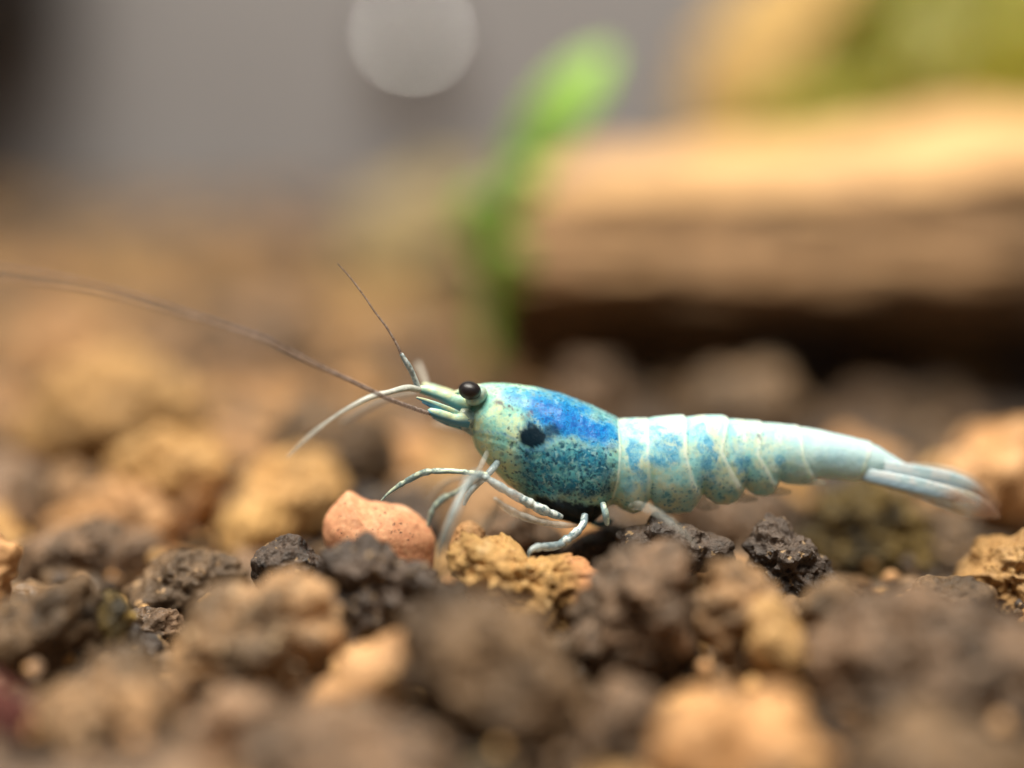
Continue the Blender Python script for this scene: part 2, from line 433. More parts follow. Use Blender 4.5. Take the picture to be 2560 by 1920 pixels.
def shell_mat():
    k = NT('speckled_shell'); co = k.coord(); A = k.attr
    n = k.noise(1500, 5, .65, co); nf = k.noise(5200, 4, .7, co); nm = k.noise(2600, 4, .65, co, .5)
    wv = k.node('ShaderNodeTexNoise'); wv.inputs['Scale'].default_value = 3500; wv.inputs['Detail'].default_value = 3; k.link(co, wv.inputs['Vector'])
    wo = k.node('ShaderNodeVectorMath', operation='MULTIPLY_ADD'); k.link(wv.outputs['Color'], wo.inputs[0])
    wo.inputs[1].default_value = (.00022,)*3; k.link(co, wo.inputs[2]); wc = wo.outputs[0]
    c = k.mix(k.step(n, .38, .62), (.28,.62,.54), (.60,.72,.46))
    c = k.mix(k.math('MULTIPLY', A('green'), .6), c, (.36,.74,.50))
    c = k.mix(k.math('MULTIPLY', k.step(nf, .48, .66), .55), c, (.26,.60,.64))
    abd = k.math('SUBTRACT', 1.0, k.attr('carapace'))
    c = k.mix(abd, c, k.mix(k.step(n, .36, .64), (.34,.68,.70), (.62,.72,.56)))
    c = k.mix(A('tail'), c, (.52,.70,.72))
    c = k.mix(k.math('MULTIPLY', A('edge'), .6), c, (.80,.88,.76))
    tealm = k.math('MULTIPLY', A('teal'), k.step(k.math('ADD', n, k.math('MULTIPLY', nf, .6)), .50, .88, .30, 1.0))
    c = k.mix(tealm, c, k.mix(k.step(nm, .4, .6), (.014,.17,.30), (.06,.33,.42)))
    pm = k.math('MULTIPLY', A('patch'), k.step(nm, .34, .58, .25, 1.0))
    c = k.mix(pm, c, k.mix(k.step(nf, .35, .65), (.085,.34,.55), (.20,.52,.68)))
    bm_ = k.math('MULTIPLY', A('blue'), k.step(k.math('ADD', nm, k.math('MULTIPLY', A('deep'), .30)), .30, .56, .30, 1.0))
    c = k.mix(bm_, c, k.mix(A('deep'), k.mix(k.step(nf, .4, .62), (.01,.22,.52), (.05,.38,.68)), k.mix(k.step(nf, .4, .62), (.0,.11,.42), (.0,.25,.68))))
    # pigment blotches and dots
    bl = k.math('MULTIPLY', k.step(k.noise(4200, 4, .68, co, .8), .52, .60), k.math('MULTIPLY', A('teal'), .85))
    c = k.mix(bl, c, (.016,.105,.17))
    wh = k.math('MULTIPLY', k.step(k.noise(3600, 4, .6, wc, .6), .56, .66), k.math('MULTIPLY', A('teal'), .6))
    c = k.mix(wh, c, (.36,.60,.60))
    for sc_, lo, hi, dens, strength in ((3000, .40, .14, .46, .85), (5600, .42, .20, .44, .85)):
        v = k.voronoi(sc_, wc)
        keep = k.step(k.noise(sc_*.3, 3, .6, co), dens-.06, dens+.08)
        m = k.math('MULTIPLY', k.math('MULTIPLY', k.step(v.outputs['Distance'], lo, hi), keep), k.math('MULTIPLY', A('speck'), strength))
        c = k.mix(m, c, k.mix(abd, (.008,.06,.12), (.06,.30,.42)))
    db = k.math('MULTIPLY', k.math('MULTIPLY', k.step(nf, .55, .64), A('blue')), .8)
    c = k.mix(db, c, (.008,.05,.17))
    c = k.mix(k.math('MULTIPLY', A('line'), .6), c, (.13,.32,.50))
    c = k.mix(k.math('MULTIPLY', A('red'), .8), c, (.14,.085,.11))
    c = k.mix(A('navy'), c, (.002,.014,.026))
    h = k.math('ADD', k.noise(3000, 5, .6, co), k.math('MULTIPLY', nf, .4))
    ssw = k.math('SUBTRACT', k.math('ADD', .6, k.math('MULTIPLY', abd, .3)), k.math('ADD', k.math('MULTIPLY', A('navy'), .58), k.math('MULTIPLY', A('blue'), .45)))
    ssw = k.math('MAXIMUM', ssw, 0.0)
    return k.set(Base_Color=c, Roughness=k.step(n, .3, .7, .35, .55), Specular_IOR_Level=.18, Subsurface_Weight=ssw,
                 Subsurface_Radius=(1.0, 1.0, .9), Subsurface_Scale=k.math('MULTIPLY', k.math('ADD', k.math('MULTIPLY', abd, 1.0), .30), .0008), Coat_Weight=.10, Coat_Roughness=.12, Normal=k.bump(h, .00003))
SHELL = shell_mat()

def limb_mat(name, c1, c2, alpha=1.0, grain=2500, tip=None, patchy=None, lower=None, endc=None):
    k = NT(name); co = k.coord(); n = k.noise(grain, 4, .65, co)
    c = k.mix(k.step(n, .42, .60), c1, c2)
    al = k.attr('along')
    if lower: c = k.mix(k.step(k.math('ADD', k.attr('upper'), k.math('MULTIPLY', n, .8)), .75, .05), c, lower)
    if endc: c = k.mix(k.step(al, .62, .86), c, endc)
    kw = dict(Base_Color=c, Coat_Weight=.4, Coat_Roughness=.15, Roughness=.4, Subsurface_Weight=.35, Subsurface_Radius=(1,1,.9), Subsurface_Scale=.00015, Normal=k.bump(k.noise(grain*1.6, 5, .7, co), .00004))
    if patchy: kw['Alpha'] = k.step(n, .46, .60, .97, patchy)
    elif tip: kw['Alpha'] = k.step(al, tip[0], tip[1], alpha, tip[2])
    elif alpha < 1: kw['Alpha'] = k.step(n, .35, .65, alpha*.8, min(1, alpha*1.15))
    return k.set(**kw)
LM = dict(
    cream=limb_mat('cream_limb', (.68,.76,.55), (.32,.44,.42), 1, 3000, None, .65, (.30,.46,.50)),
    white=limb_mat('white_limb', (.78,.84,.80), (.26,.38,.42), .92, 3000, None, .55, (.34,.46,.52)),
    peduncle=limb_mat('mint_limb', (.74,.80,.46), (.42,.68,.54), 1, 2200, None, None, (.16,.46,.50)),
    bluegrey=limb_mat('bluegrey_limb', (.30,.40,.44), (.50,.58,.58), .62),
    glassy=limb_mat('glassy_limb', (.42,.45,.42), (.54,.55,.50), .22),
    ghost=limb_mat('clear_limb', (.48,.48,.44), (.60,.60,.54), .45),
    blade=limb_mat('blue_edged_blade', (.70,.78,.46), (.40,.66,.58), 1, 2200, None, None, (.06,.30,.46)),
    bladeblue=limb_mat('blue_blade', (.03,.17,.34), (.10,.36,.48)),
    brown=limb_mat('brown_flagellum', (.15,.105,.085), (.24,.17,.14), .9),
    palebrown=limb_mat('pale_flagellum', (.22,.16,.135), (.40,.31,.27), .62, 6000),
    whitefl=limb_mat('white_flagellum', (.74,.74,.66), (.56,.58,.52), .95, 2500, (.30,.9,.25)),
    ghostfl=limb_mat('faint_flagellum', (.60,.56,.48), (.50,.46,.40), .6),
    fan=limb_mat('white_tail_blade', (.80,.88,.90), (.60,.80,.86), .97, 1800, (.74,.95,.35), None, (.46,.66,.80), (.62,.46,.36)),
    fanred=limb_mat('clear_tail_blade', (.66,.60,.48), (.64,.70,.70), .8, 1800, (.6,.98,.38), None, None, (.50,.34,.26)),
    pleopod=limb_mat('clear_pleopod', (.50,.55,.46), (.40,.44,.36), .30),
)

def catmull(pts, m):
    p = np.array(pts, float); n = len(p)
    e = np.vstack([2*p[0]-p[1], p, 2*p[-1]-p[-2]]); out = []
    for i in range(n-1):
        a, b, c, d = e[i:i+4]
        for t in np.linspace(0, 1, m, endpoint=False):
            out.append(.5*(2*b + (c-a)*t + (2*a-5*b+4*c-d)*t*t + (3*b-a-3*c+d)*t**3))
    out.append(p[-1]); return np.array(out)
def limb(name, pts, mat, parent=None, flat=1.0, nr=14, m=10, rings=None, rough=.045, seed=0, label=None, joints=()):
    """pts: (px, py, Y mm, radius px) down the limb; a closed tapered tube; flat = thickness across the picture plane"""
    q = catmull(pts, m); C = np.array([W(a, b, c) for a, b, c, r in q])
    rad = np.maximum(q[:, 3]*(.84 if name == 'leg' else 1), .6)*KX*CAM_D
    for j_ in joints:                           # a waist at each knee
        rad = rad*(1-.20*np.exp(-((np.arange(len(q))/m-j_)/.16)**2)+.10*np.exp(-((np.arange(len(q))/m-j_-.32)/.16)**2))
    if rings:                                   # ring-jointed whip
        L = np.concatenate([[0], np.cumsum(np.linalg.norm(np.diff(C, axis=0), axis=1))])
        N = int(L[-1]/rings*4); s = np.linspace(0, L[-1], N)
        C = np.stack([np.interp(s, L, C[:, i]) for i in range(3)], 1); rad = np.interp(s, L, rad)
        rad = rad*(1+.22*np.array([(.9, -.4, -1, -.4)[i % 4]*-1 for i in range(N)]))
    T = np.gradient(C, axis=0); T /= np.linalg.norm(T, axis=1)[:, None]
    up = np.array([0, 1, 0.0]); n1 = np.cross(T, up); n1 /= np.linalg.norm(n1, axis=1)[:, None]; n2 = np.cross(T, n1)
    th = np.linspace(0, 2*np.pi, nr, endpoint=False); V = []; al = []; upv = []
    for i in range(len(C)):
        wob = 1 + rough*np.array([noise.noise((C[i][0]*3.2+seed, C[i][2]*3.2, 1.5*math.cos(a)+seed)) + .6*noise.noise((C[i][0]*9+seed, C[i][2]*9, 3*math.sin(a))) for a in th])*2
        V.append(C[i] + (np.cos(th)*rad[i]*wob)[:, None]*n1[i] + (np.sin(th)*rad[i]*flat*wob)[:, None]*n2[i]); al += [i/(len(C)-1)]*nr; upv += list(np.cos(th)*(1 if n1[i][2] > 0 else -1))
    V = np.concatenate(V); N = len(C)
    F = [[i*nr+j, i*nr+(j+1) % nr, (i+1)*nr+(j+1) % nr, (i+1)*nr+j] for i in range(N-1) for j in range(nr)]
    V = np.vstack([V, C[0]-T[0]*rad[0]*.5, C[-1]+T[-1]*rad[-1]*.7]); al += [0, 1]; upv += [0, 0]
    a, b = N*nr, N*nr+1
    F += [[a, (j+1) % nr, j] for j in range(nr)] + [[b, (N-1)*nr+j, (N-1)*nr+(j+1) % nr] for j in range(nr)]
    o = mesh_obj(name, V, F, LM[mat] if isinstance(mat, str) else mat, parent or root, attrs=dict(along=al, upper=upv))
    if label: o['label'] = label
    return o

BODY = body()
# rostrum between the eyes
limb('rostrum', [(1225,968,0,10),(1180,972,0,9),(1140,982,0,6),(1112,988,0,2)], 'peduncle', flat=.6)
# eyes
def eye(Yc, dy):
    S, F = ico(5)
    def ball(cx, cy, Y, rx, rz, ry, rot):
        c = W(cx, cy, Y); k = KX*CAM_D; r = math.radians(rot)
        x = S[:, 0]*rx*k; z = S[:, 2]*rz*k
        return c + np.stack([x*math.cos(r)-z*math.sin(r), S[:, 1]*ry*k, x*math.sin(r)+z*math.cos(r)], 1)
    st = mesh_obj('eyestalk', ball(1191, 990, Yc+.30*dy, 30, 22, 26, 35), F, LM['eyestalk'], root, attrs=dict(along=np.zeros(len(S))))
    e = mesh_obj('eye', ball(1174.5, 976.5, Yc, 28.5, 23, 26, -12), F, EYE, st)
def eye_mat():
    k = NT('dark_compound_eye'); co = k.coord(); v = k.voronoi(26000, co)
    c = k.mix(k.step(k.noise(900, 2, .5, co), .4, .6), (.010,.006,.006), (.028,.014,.016))
    return k.set(Base_Color=c, Roughness=.42, Specular_IOR_Level=.5, Coat_Weight=.2, Coat_Roughness=.3, Normal=k.bump(v.outputs['Distance'], .000006))
EYE = eye_mat()
LM['eyestalk'] = limb_mat('pale_eyestalk', (.42,.52,.42), (.24,.44,.44))
eye(-.95, 1); eye(1.15, -1)
# feelers: antennule stalks, their whips, antennal scales, the long antenna
AN = limb('antennule', [(1172,1018,-.35,20),(1140,1004,-.4,19),(1112,992,-.45,17),(1090,984,-.5,14),(1066,976,-.5,13),(1043,972,-.5,9)], 'peduncle', flat=.8)
AF = limb('antennule', [(1172,1010,.9,18),(1130,992,.9,16),(1090,976,.9,13),(1058,964,.9,9)], 'peduncle', flat=.8)
limb('flagellum', [(1046,970,-.6,7.5),(1038,950,-.7,7),(1029,929,-.8,7),(1018,910,-.9,7.5),(1003,885,-1,5)], 'white', AN)
limb('flagellum', [(1003,886,-1,3.4),(991,860,-1,3.2),(966,818,-1,2.9),(935,777,-1,2.4),(915,747,-1,2.2),(877,696,-1,2.0),(844,659,-1,1.5)], 'palebrown', AN, rings=.085, nr=8)
limb('flagellum', [(1066,962,2.4,7),(1058,940,3,8),(1045,910,3.6,8)], 'ghostfl', AF)
limb('flagellum', [(1048,973,-.6,9),(1022,970,-.9,9),(1000,973,-1.2,8),(973,981,-1.6,7),(930,992,-2,8),(880,1016,-2.4,6.5),(830,1046,-2.8,4),(790,1076,-3.2,5.5),(755,1106,-3.5,4.5),(719,1142,-3.8,2)], 'whitefl', AN)
limb('flagellum', [(1040,980,2.0,8),(985,990,2.8,9),(945,1004,3.2,10),(900,1026,3.6,9),(855,1056,4,6)], 'ghostfl', AF)
limb('antennal_scale', [(1158,1044,-.7,9),(1130,1030,-.95,10),(1100,1016,-1.1,8),(1068,1003,-1.15,6),(1042,994,-1.2,2.5)], 'blade', flat=.35)
limb('antennal_scale', [(1156,1052,-.62,8),(1120,1034,-.85,8),(1088,1019,-.9,6),(1056,1005,-.9,2.5)], 'bladeblue', flat=.5)
limb('antenna_base', [(1168,1048,-.75,24),(1140,1049,-.95,15),(1108,1040,-1.1,14),(1086,1032,-1.2,12),(1074,1026,-1.2,8)], 'blade', flat=.7)
limb('antenna_base', [(1165,1066,-.4,12),(1120,1056,-.6,9),(1082,1042,-.7,4)], 'bladeblue', flat=.6)
limb('antenna_base', [(1172,1030,-.7,20),(1166,1046,-.8,22),(1172,1066,-.7,18),(1184,1084,-.6,10)], 'cream', flat=.6)
limb('antennal_scale', [(1160,1072,1.6,10),(1122,1064,2.2,9),(1085,1058,2.6,4)], 'ghostfl', flat=.5)
limb('antenna', [(1078,1034,-1.2,5),(1062,1030,-1.3,5.2),(978,1000,-2,5.5),(940,982,-2.3,5.5),(877,952,-2.8,5.4),(789,911,-3.4,5.2),(700,866,-4,5),(655,844,-4.4,5),(497,794,-5.4,4.8),
                 (316,740,-6.6,4.7),(181,708,-7.6,4.6),(0,681,-9,4.6),(-160,668,-10.2,4.2)], 'palebrown', rings=.10, nr=8)
# mouth limbs hanging under the head
limb('mouth_limb', [(1222,1122,-.7,6),(1212,1144,-1.4,7),(1198,1172,-1.9,7),(1184,1200,-2.2,5)], 'glassy')
limb('mouth_limb', [(1256,1140,-.7,8),(1240,1162,-1.2,9),(1215,1190,-1.6,8),(1176,1230,-1.8,7),(1160,1262,-1.8,4)], 'bluegrey')
# walking legs
limb('leg', [(1404,1292,-1.4,8),(1384,1286,-1.6,13),(1352,1273,-1.9,15),(1322,1257,-2.0,15),(1304,1247,-2.1,12)], 'white', seed=1, joints=(1.4, 2.6))
limb('leg', [(1318,1256,-2.0,12),(1290,1240,-2.1,14),(1244,1213,-2.1,13),(1216,1195,-2.05,11),(1202,1187,-2.0,8)], 'bluegrey', seed=1.5, joints=(1.5, 2.7))
limb('leg', [(1216,1190,-1.9,12),(1186,1184,-1.8,10),(1160,1180,-1.7,8),(1130,1178,-1.6,8.5),(1092,1178,-1.5,9.5),(1059,1182,-1.4,10),(1027,1197,-1.3,9.5),(998,1214,-1.3,7.5),(972,1233,-1.3,5),(953,1252,-1.3,2.5)], 'cream', seed=2, joints=(1.6, 4.4, 6.5))
limb('leg', [(1192,1176,-3.2,9),(1170,1192,-4.0,13),(1156,1230,-4.8,12),(1140,1280,-5.4,13),(1118,1330,-5.6,12),(1098,1378,-5.6,9),(1088,1420,-5.4,4)], 'glassy', seed=3, joints=(1.5, 3.5))
limb('leg', [(1204,1184,-2.8,9),(1178,1200,-3.4,12),(1152,1240,-4.0,10),(1128,1290,-4.4,9),(1108,1340,-4.4,6),(1094,1390,-4.2,3)], 'bluegrey', seed=3.5)
limb('leg', [(1180,1210,.2,8),(1140,1232,.2,9),(1110,1246,.1,11),(1086,1268,0,10),(1074,1296,0,7),(1066,1330,0,3)], 'cream', seed=4, joints=(1.5, 3.2))
limb('leg', [(1440,1314,-1.2,6),(1400,1312,-1.6,10),(1352,1304,-1.9,11),(1305,1290,-2.2,12),(1262,1268,-2.6,10),(1236,1246,-2.9,5)], 'ghost', seed=5, joints=(1.5, 3.2))
limb('leg', [(1330,1250,1.6,8),(1300,1300,2.2,8),(1262,1330,2.6,7),(1240,1372,2.8,3)], 'ghost', seed=11, joints=(1.2,))
limb('leg', [(1200,1200,1.0,6),(1140,1196,1.6,7),(1100,1216,2.0,6),(1068,1256,2.2,3)], 'ghost', seed=12, joints=(1.2,))
limb('leg', [(1250,1250,1.5,8),(1230,1290,2.2,8),(1205,1330,2.8,7),(1190,1372,3.0,4)], 'ghost', seed=5.5)
limb('leg', [(1462,1288,-1.5,11),(1458,1310,-1.8,11),(1440,1332,-2.0,13),(1416,1350,-2.1,14),(1400,1360,-2.1,11)], 'white', seed=6, joints=(1.5, 2.6))
limb('leg', [(1412,1358,-2.1,11),(1380,1366,-2.4,13),(1345,1368,-2.8,12),(1326,1378,-3.0,7),(1320,1398,-3.0,3)], 'bluegrey', seed=7, joints=(1.7,))
limb('leg', [(1506,1258,-1.5,9),(1514,1284,-1.7,11),(1518,1312,-1.7,7)], 'cream', seed=8)
limb('leg', [(1470,1290,.6,12),(1492,1310,.7,10),(1530,1300,.8,7)], 'bladeblue', seed=9)
limb('leg', [(1556,1262,-.3,6),(1580,1266,-1.4,11),(1600,1264,-2.6,14),(1640,1280,-3.4,13),(1678,1306,-4.0,11),(1712,1334,-4.2,8),(1738,1362,-4.2,4)], 'glassy', seed=10, joints=(2.2, 3.6))
# swimmerets seen as a clear fringe under the belly plates
for a, b, y, w_ in ((1640,1262,1287,26),(1735,1240,1274,26),(1830,1232,1256,24),(1915,1214,1238,22),(2000,1192,1216,18)):
    limb('swimmeret', [(a-10,b-24,-.1,14),(a+6,b,-.15,w_*.8),(a+26,y-12,-.1,w_*.6),(a+62,y-8,0,6)], 'pleopod', flat=.3, seed=a)
# tail fan
limb('uropod', [(2120,1158,.7,18),(2200,1174,.55,26),(2280,1189,.6,28),(2350,1200,.8,27),(2405,1214,1.0,24),(2448,1234,1.2,15),(2478,1260,1.4,4)], 'fan', flat=.16, seed=1, rough=.02, nr=22)
limb('uropod', [(2122,1180,.6,12),(2210,1199,.35,18),(2290,1219,.25,24),(2360,1240,.3,30),(2420,1260,.5,30),(2464,1276,.7,21),(2498,1292,.9,5)], 'fanred', flat=.14, seed=2, rough=.02, nr=22)
limb('uropod', [(2122,1178,.5,14),(2210,1196,.2,18),(2300,1216,.05,20),(2370,1235,.1,17),(2440,1258,.2,5)], 'fan', flat=.16, seed=5, rough=.02, nr=22)
limb('uropod', [(2130,1168,1.6,10),(2230,1180,2.0,22),(2340,1196,2.4,34),(2420,1224,2.7,34),(2492,1270,3.0,10)], 'fanred', flat=.16, seed=3, rough=.02, nr=22)

# ================================================================== STONES ONE CAN POINT TO
G = None
hero('clay_stone', 'smooth salmon pink clay stone beside the front legs of the shrimp', 'stone', 'pink',
     [(868,1222),(893,1242),(923,1253),(978,1261),(1034,1281),(1071,1311),(1090,1345),(1091,1382),(1086,1430),(1030,1470),(940,1470),(860,1430),(822,1375),(808,1336),(811,1294),(838,1252)], Y=.2, depth=.8, style='smooth', n=7)
hero('crusted_stone', 'craggy ochre yellow stone with a salmon end under the shrimp', 'stone', 'ochre',
     [(1129,1338),(1155,1322),(1192,1343),(1238,1362),(1303,1377),(1340,1398),(1368,1390),(1424,1396),(1480,1418),(1531,1466),(1505,1520),(1470,1590),(1440,1640),(1360,1610),(1280,1560),(1200,1500),(1131,1440),(1120,1385)], Y=-3.4, depth=.7, style='craggy', n=7)
hero('soil_granule', 'crumbly near black soil granule in front of the salmon pink stone', 'soil granule', 'dark',
     [(816,1384),(850,1362),(886,1357),(941,1373),(997,1388),(1053,1408),(1108,1440),(1105,1520),(1030,1580),(932,1590),(850,1565),(808,1484),(800,1428)], Y=-5.2, depth=.8, style='crumbly', n=7)
hero('soil_granule', 'knobbly purplish dark granule against the left end of the salmon stone', 'soil granule', 'dark',
     [(630,1430),(650,1385),(690,1352),(735,1335),(772,1362),(815,1395),(820,1450),(760,1490),(680,1490)], Y=-1.5, style='crumbly', n=6)
hero('soil_granule', 'dark wet granule with tiny glints below the rear of the shrimp belly', 'soil granule', 'dark',
     [(1848,1410),(1872,1345),(1895,1312),(1930,1303),(1990,1338),(2050,1388),(2098,1450),(2070,1500),(1980,1510),(1900,1480)], Y=-.6, style='craggy', n=7)
hero('soil_granule', 'flat black granule that the glassy hind leg of the shrimp rests on', 'soil granule', 'dark',
     [(1545,1375),(1570,1330),(1620,1302),(1690,1298),(1760,1318),(1830,1350),(1845,1400),(1780,1420),(1680,1410),(1590,1420)], Y=-1.0, depth=.6, style='crumbly', n=6)
hero('soil_granule', 'black granule in the shade right under the shrimp', 'soil granule', 'dark',
     [(1400,1390),(1440,1352),(1490,1330),(1540,1320),(1575,1345),(1570,1390),(1500,1430),(1430,1430)], Y=1.5, style='crumbly', n=6)
hero('soil_granule', 'dark granule added as shade behind the salmon stone', 'soil granule', 'dark',  # dark body added in place of the shadow behind the salmon stone
     [(840,1240),(900,1205),(980,1225),(1060,1250),(1110,1300),(1100,1360),(980,1370),(880,1340)], Y=8, style='lumpy', n=5)
hero('clay_stone', 'dull pinkish stone seen between the legs under the shrimp', 'stone', 'mauve',
     [(1180,1350),(1220,1305),(1290,1290),(1350,1310),(1410,1350),(1420,1400),(1330,1440),(1210,1420)], Y=3, style='lumpy', n=6)
hero('clay_stone', 'small reddish stone tip touching the ochre stone beside the front legs', 'stone', 'peach',
     [(1125,1350),(1145,1315),(1175,1300),(1205,1318),(1215,1350),(1190,1390),(1140,1390)], Y=-.6, style='lumpy', n=5)
# left of the picture, middle distance
hero('clay_stone', 'peach stone with a mustard yellow lower side behind the salmon stone', 'stone', 'tan',
     [(540,1330),(565,1260),(620,1195),(690,1145),(760,1128),(825,1165),(855,1240),(850,1300),(780,1350),(660,1370),(580,1370)], Y=13, style='lumpy', n=6)
hero('crusted_stone', 'mustard crusted lump at the foot of the peach stone', 'stone', 'ochre',
     [(560,1330),(580,1270),(640,1250),(700,1270),(740,1310),(710,1350),(640,1390),(590,1400)], Y=9.0, style='crumbly', n=6)
hero('clay_stone', 'long low peach coloured stone lying to the left of the mustard lump', 'stone', 'peach',
     [(90,1340),(200,1258),(350,1195),(450,1160),(530,1172),(570,1230),(540,1300),(400,1340),(250,1380),(130,1380)], Y=13.5, depth=.6, style='lumpy', n=6)
hero('soil_granule', 'greyish granule with a shaded front before the long peach stone', 'soil granule', 'mauve',
     [(20,1400),(80,1335),(190,1315),(310,1330),(410,1355),(430,1420),(330,1460),(160,1470),(40,1460)], Y=7.0, depth=.6, style='lumpy', n=6)
hero('soil_granule', 'grey brown granule between the purplish granule and the olive dark one', 'soil granule', 'umber',
     [(310,1480),(370,1410),(460,1372),(550,1382),(610,1430),(615,1490),(540,1540),(410,1550),(330,1530)], Y=1, depth=.7, style='lumpy', n=6)
hero('soil_granule', 'olive dark granule with a small knob on its lit top', 'soil granule', 'umber',
     [(-60,1560),(0,1515),(60,1475),(130,1450),(165,1425),(205,1418),(238,1445),(236,1485),(210,1540),(200,1640),(130,1720),(40,1780),(-60,1760)], Y=-6.5, style='lumpy', n=6)
hero('soil_granule', 'small crumb with bright flecks beside the knobbed olive dark granule', 'soil granule', 'moss',
     [(205,1530),(235,1480),(270,1465),(320,1500),(345,1550),(310,1610),(240,1610),(200,1580)], Y=-5.0, style='crumbly', n=6)
hero('soil_granule', 'big rounded granule half pinkish brown and half charcoal with pits', 'soil granule', 'mixed',
     [(415,1600),(450,1520),(540,1478),(650,1462),(720,1428),(785,1448),(832,1520),(855,1600),(840,1670),(770,1730),(660,1750),(520,1740),(430,1680)], Y=-10, depth=.85, style='lumpy', n=6)
hero('crusted_stone', 'sandy tan lump with brown hollows in the near left corner', 'stone', 'mixed',
     [(40,1880),(90,1770),(200,1680),(320,1615),(400,1660),(440,1760),(420,1860),(330,1950),(150,1970)], Y=-16.5, style='crumbly', n=6)
hero('clay_stone', 'dusty pink stone below the big pinkish and charcoal granule', 'stone', 'mauve',
     [(440,1830),(500,1760),(600,1725),(690,1745),(740,1810),(700,1880),(560,1900),(470,1890)], Y=-17.5, style='lumpy', n=5)
hero('clay_stone', 'orange tan stone wedged beside the big smooth brown granule', 'stone', 'peach',
     [(750,1760),(830,1690),(930,1615),(1020,1575),(1080,1600),(1070,1690),(980,1760),(860,1800),(770,1800)], Y=-13, depth=.6, style='smooth', n=5)
hero('soil_granule', 'big smooth brown granule jutting up in front of the ochre stone', 'soil granule', 'umber',
     [(1050,1470),(1110,1445),(1190,1480),(1270,1545),(1370,1620),(1440,1690),(1480,1770),(1500,1900),(1420,2010),(1180,2010),(1090,1880),(1040,1740),(1010,1600),(1015,1520)], Y=-17, depth=.7, style='lumpy', n=6)
hero('soil_granule', 'wide grey brown granule in front of the orange tan wedge', 'soil granule', 'mauve',
     [(560,1980),(600,1860),(720,1800),(880,1790),(1020,1830),(1100,1920),(1110,2030),(850,2080),(620,2060)], Y=-24, style='lumpy', n=5)
hero('soil_granule', 'dark maroon granule at the near left edge of the gravel', 'soil granule', 'maroon',
     [(-160,1900),(-120,1760),(-50,1690),(20,1720),(50,1850),(30,1990),(-100,2020)], Y=-20, style='lumpy', n=5)
hero('clay_stone', 'coral stone poking in left of the greyish shaded granule', 'stone', 'peach',
     [(-140,1480),(-100,1370),(-40,1300),(10,1330),(25,1430),(0,1540),(-90,1560)], Y=-4, style='lumpy', n=5)
# right of the picture
hero('soil_granule', 'pinkish grey granule with dark hollows right of the ochre stone', 'soil granule', 'mauve',
     [(1430,1600),(1470,1480),(1530,1415),(1620,1372),(1700,1360),(1745,1400),(1750,1490),(1760,1580),(1720,1660),(1600,1690),(1480,1680)], Y=-8, style='craggy', n=6)
hero('crusted_stone', 'pale sandy lump with grey pits beside the dark glinting granule', 'stone', 'mixed',
     [(1735,1480),(1790,1405),(1850,1400),(1900,1440),(1945,1500),(2000,1570),(2050,1660),(2020,1730),(1920,1700),(1820,1640),(1760,1570)], Y=-9, style='crumbly', n=6)
hero('crusted_stone', 'small honey coloured stone on the slope below the dark glinting granule', 'stone', 'tan',
     [(1860,1600),(1890,1520),(1940,1505),(1985,1550),(2030,1630),(2020,1690),(1930,1680)], Y=-11, style='lumpy', n=5)
hero('clay_stone', 'blurred rosy stone behind the belly plates of the shrimp', 'stone', 'mauve',
     [(1700,1370),(1730,1270),(1800,1220),(1900,1210),(1980,1250),(2000,1320),(1960,1400),(1820,1420)], Y=11, style='lumpy', n=6)
hero('mossy_stone', 'mossy olive and yellow lump below the tail of the shrimp', 'stone', 'moss',
     [(1985,1360),(2030,1290),(2090,1215),(2170,1195),(2250,1230),(2300,1310),(2330,1400),(2290,1480),(2150,1490),(2040,1440)], Y=8.5, style='crumbly', n=6)
hero('soil_granule', 'big shaded brown granule behind the tail fan', 'soil granule', 'umber',
     [(2200,1420),(2230,1310),(2320,1270),(2450,1290),(2560,1330),(2580,1420),(2480,1500),(2300,1510)], Y=11, style='lumpy', n=6)
hero('crusted_stone', 'orange topped stone with a dark hollow at the right edge of the gravel', 'stone', 'tan',
     [(2400,1480),(2440,1400),(2500,1360),(2580,1345),(2680,1400),(2690,1500),(2600,1560),(2460,1550)], Y=.5, style='craggy', n=6)
hero('soil_granule', 'flat shaded brown granule between the mossy lump and the orange topped stone', 'soil granule', 'umber',
     [(2250,1500),(2320,1440),(2420,1440),(2480,1480),(2470,1550),(2350,1580),(2260,1560)], Y=-3, style='lumpy', n=5)
hero('soil_granule', 'very big rough pinkish brown granule filling the near right corner', 'soil granule', 'mauve',
     [(2030,1650),(2070,1560),(2110,1490),(2180,1462),(2300,1488),(2440,1515),(2580,1560),(2720,1700),(2700,1920),(2480,1960),(2260,1930),(2110,1850),(2040,1750)], Y=-14.5, depth=.7, style='craggy', n=6)
hero('soil_granule', 'small striped crumb leaning on the very big pinkish brown granule', 'soil granule', 'mixed',
     [(2000,1560),(2030,1490),(2080,1455),(2130,1470),(2140,1540),(2100,1620),(2030,1620)], Y=-9.0, style='crumbly', n=6)
hero('clay_stone', 'blurred bright peach stone near the lens beside the brown jutting granule', 'stone', 'peach',
     [(1640,1900),(1690,1790),(1780,1730),(1900,1730),(2010,1780),(2060,1880),(2040,2000),(1880,2060),(1700,2020)], Y=-23, style='lumpy', n=5)
hero('soil_granule', 'dusky mauve granule between the jutting brown granule and the near peach stone', 'soil granule', 'mauve',
     [(1470,1900),(1490,1770),(1560,1690),(1640,1700),(1690,1780),(1680,1900),(1600,1990),(1500,1990)], Y=-18, style='lumpy', n=5)
hero('soil_granule', 'brown granule in front of the very big pinkish brown one', 'soil granule', 'umber',
     [(2080,1990),(2120,1860),(2240,1790),(2420,1800),(2560,1870),(2640,1990),(2500,2080),(2200,2080)], Y=-25, style='lumpy', n=5)
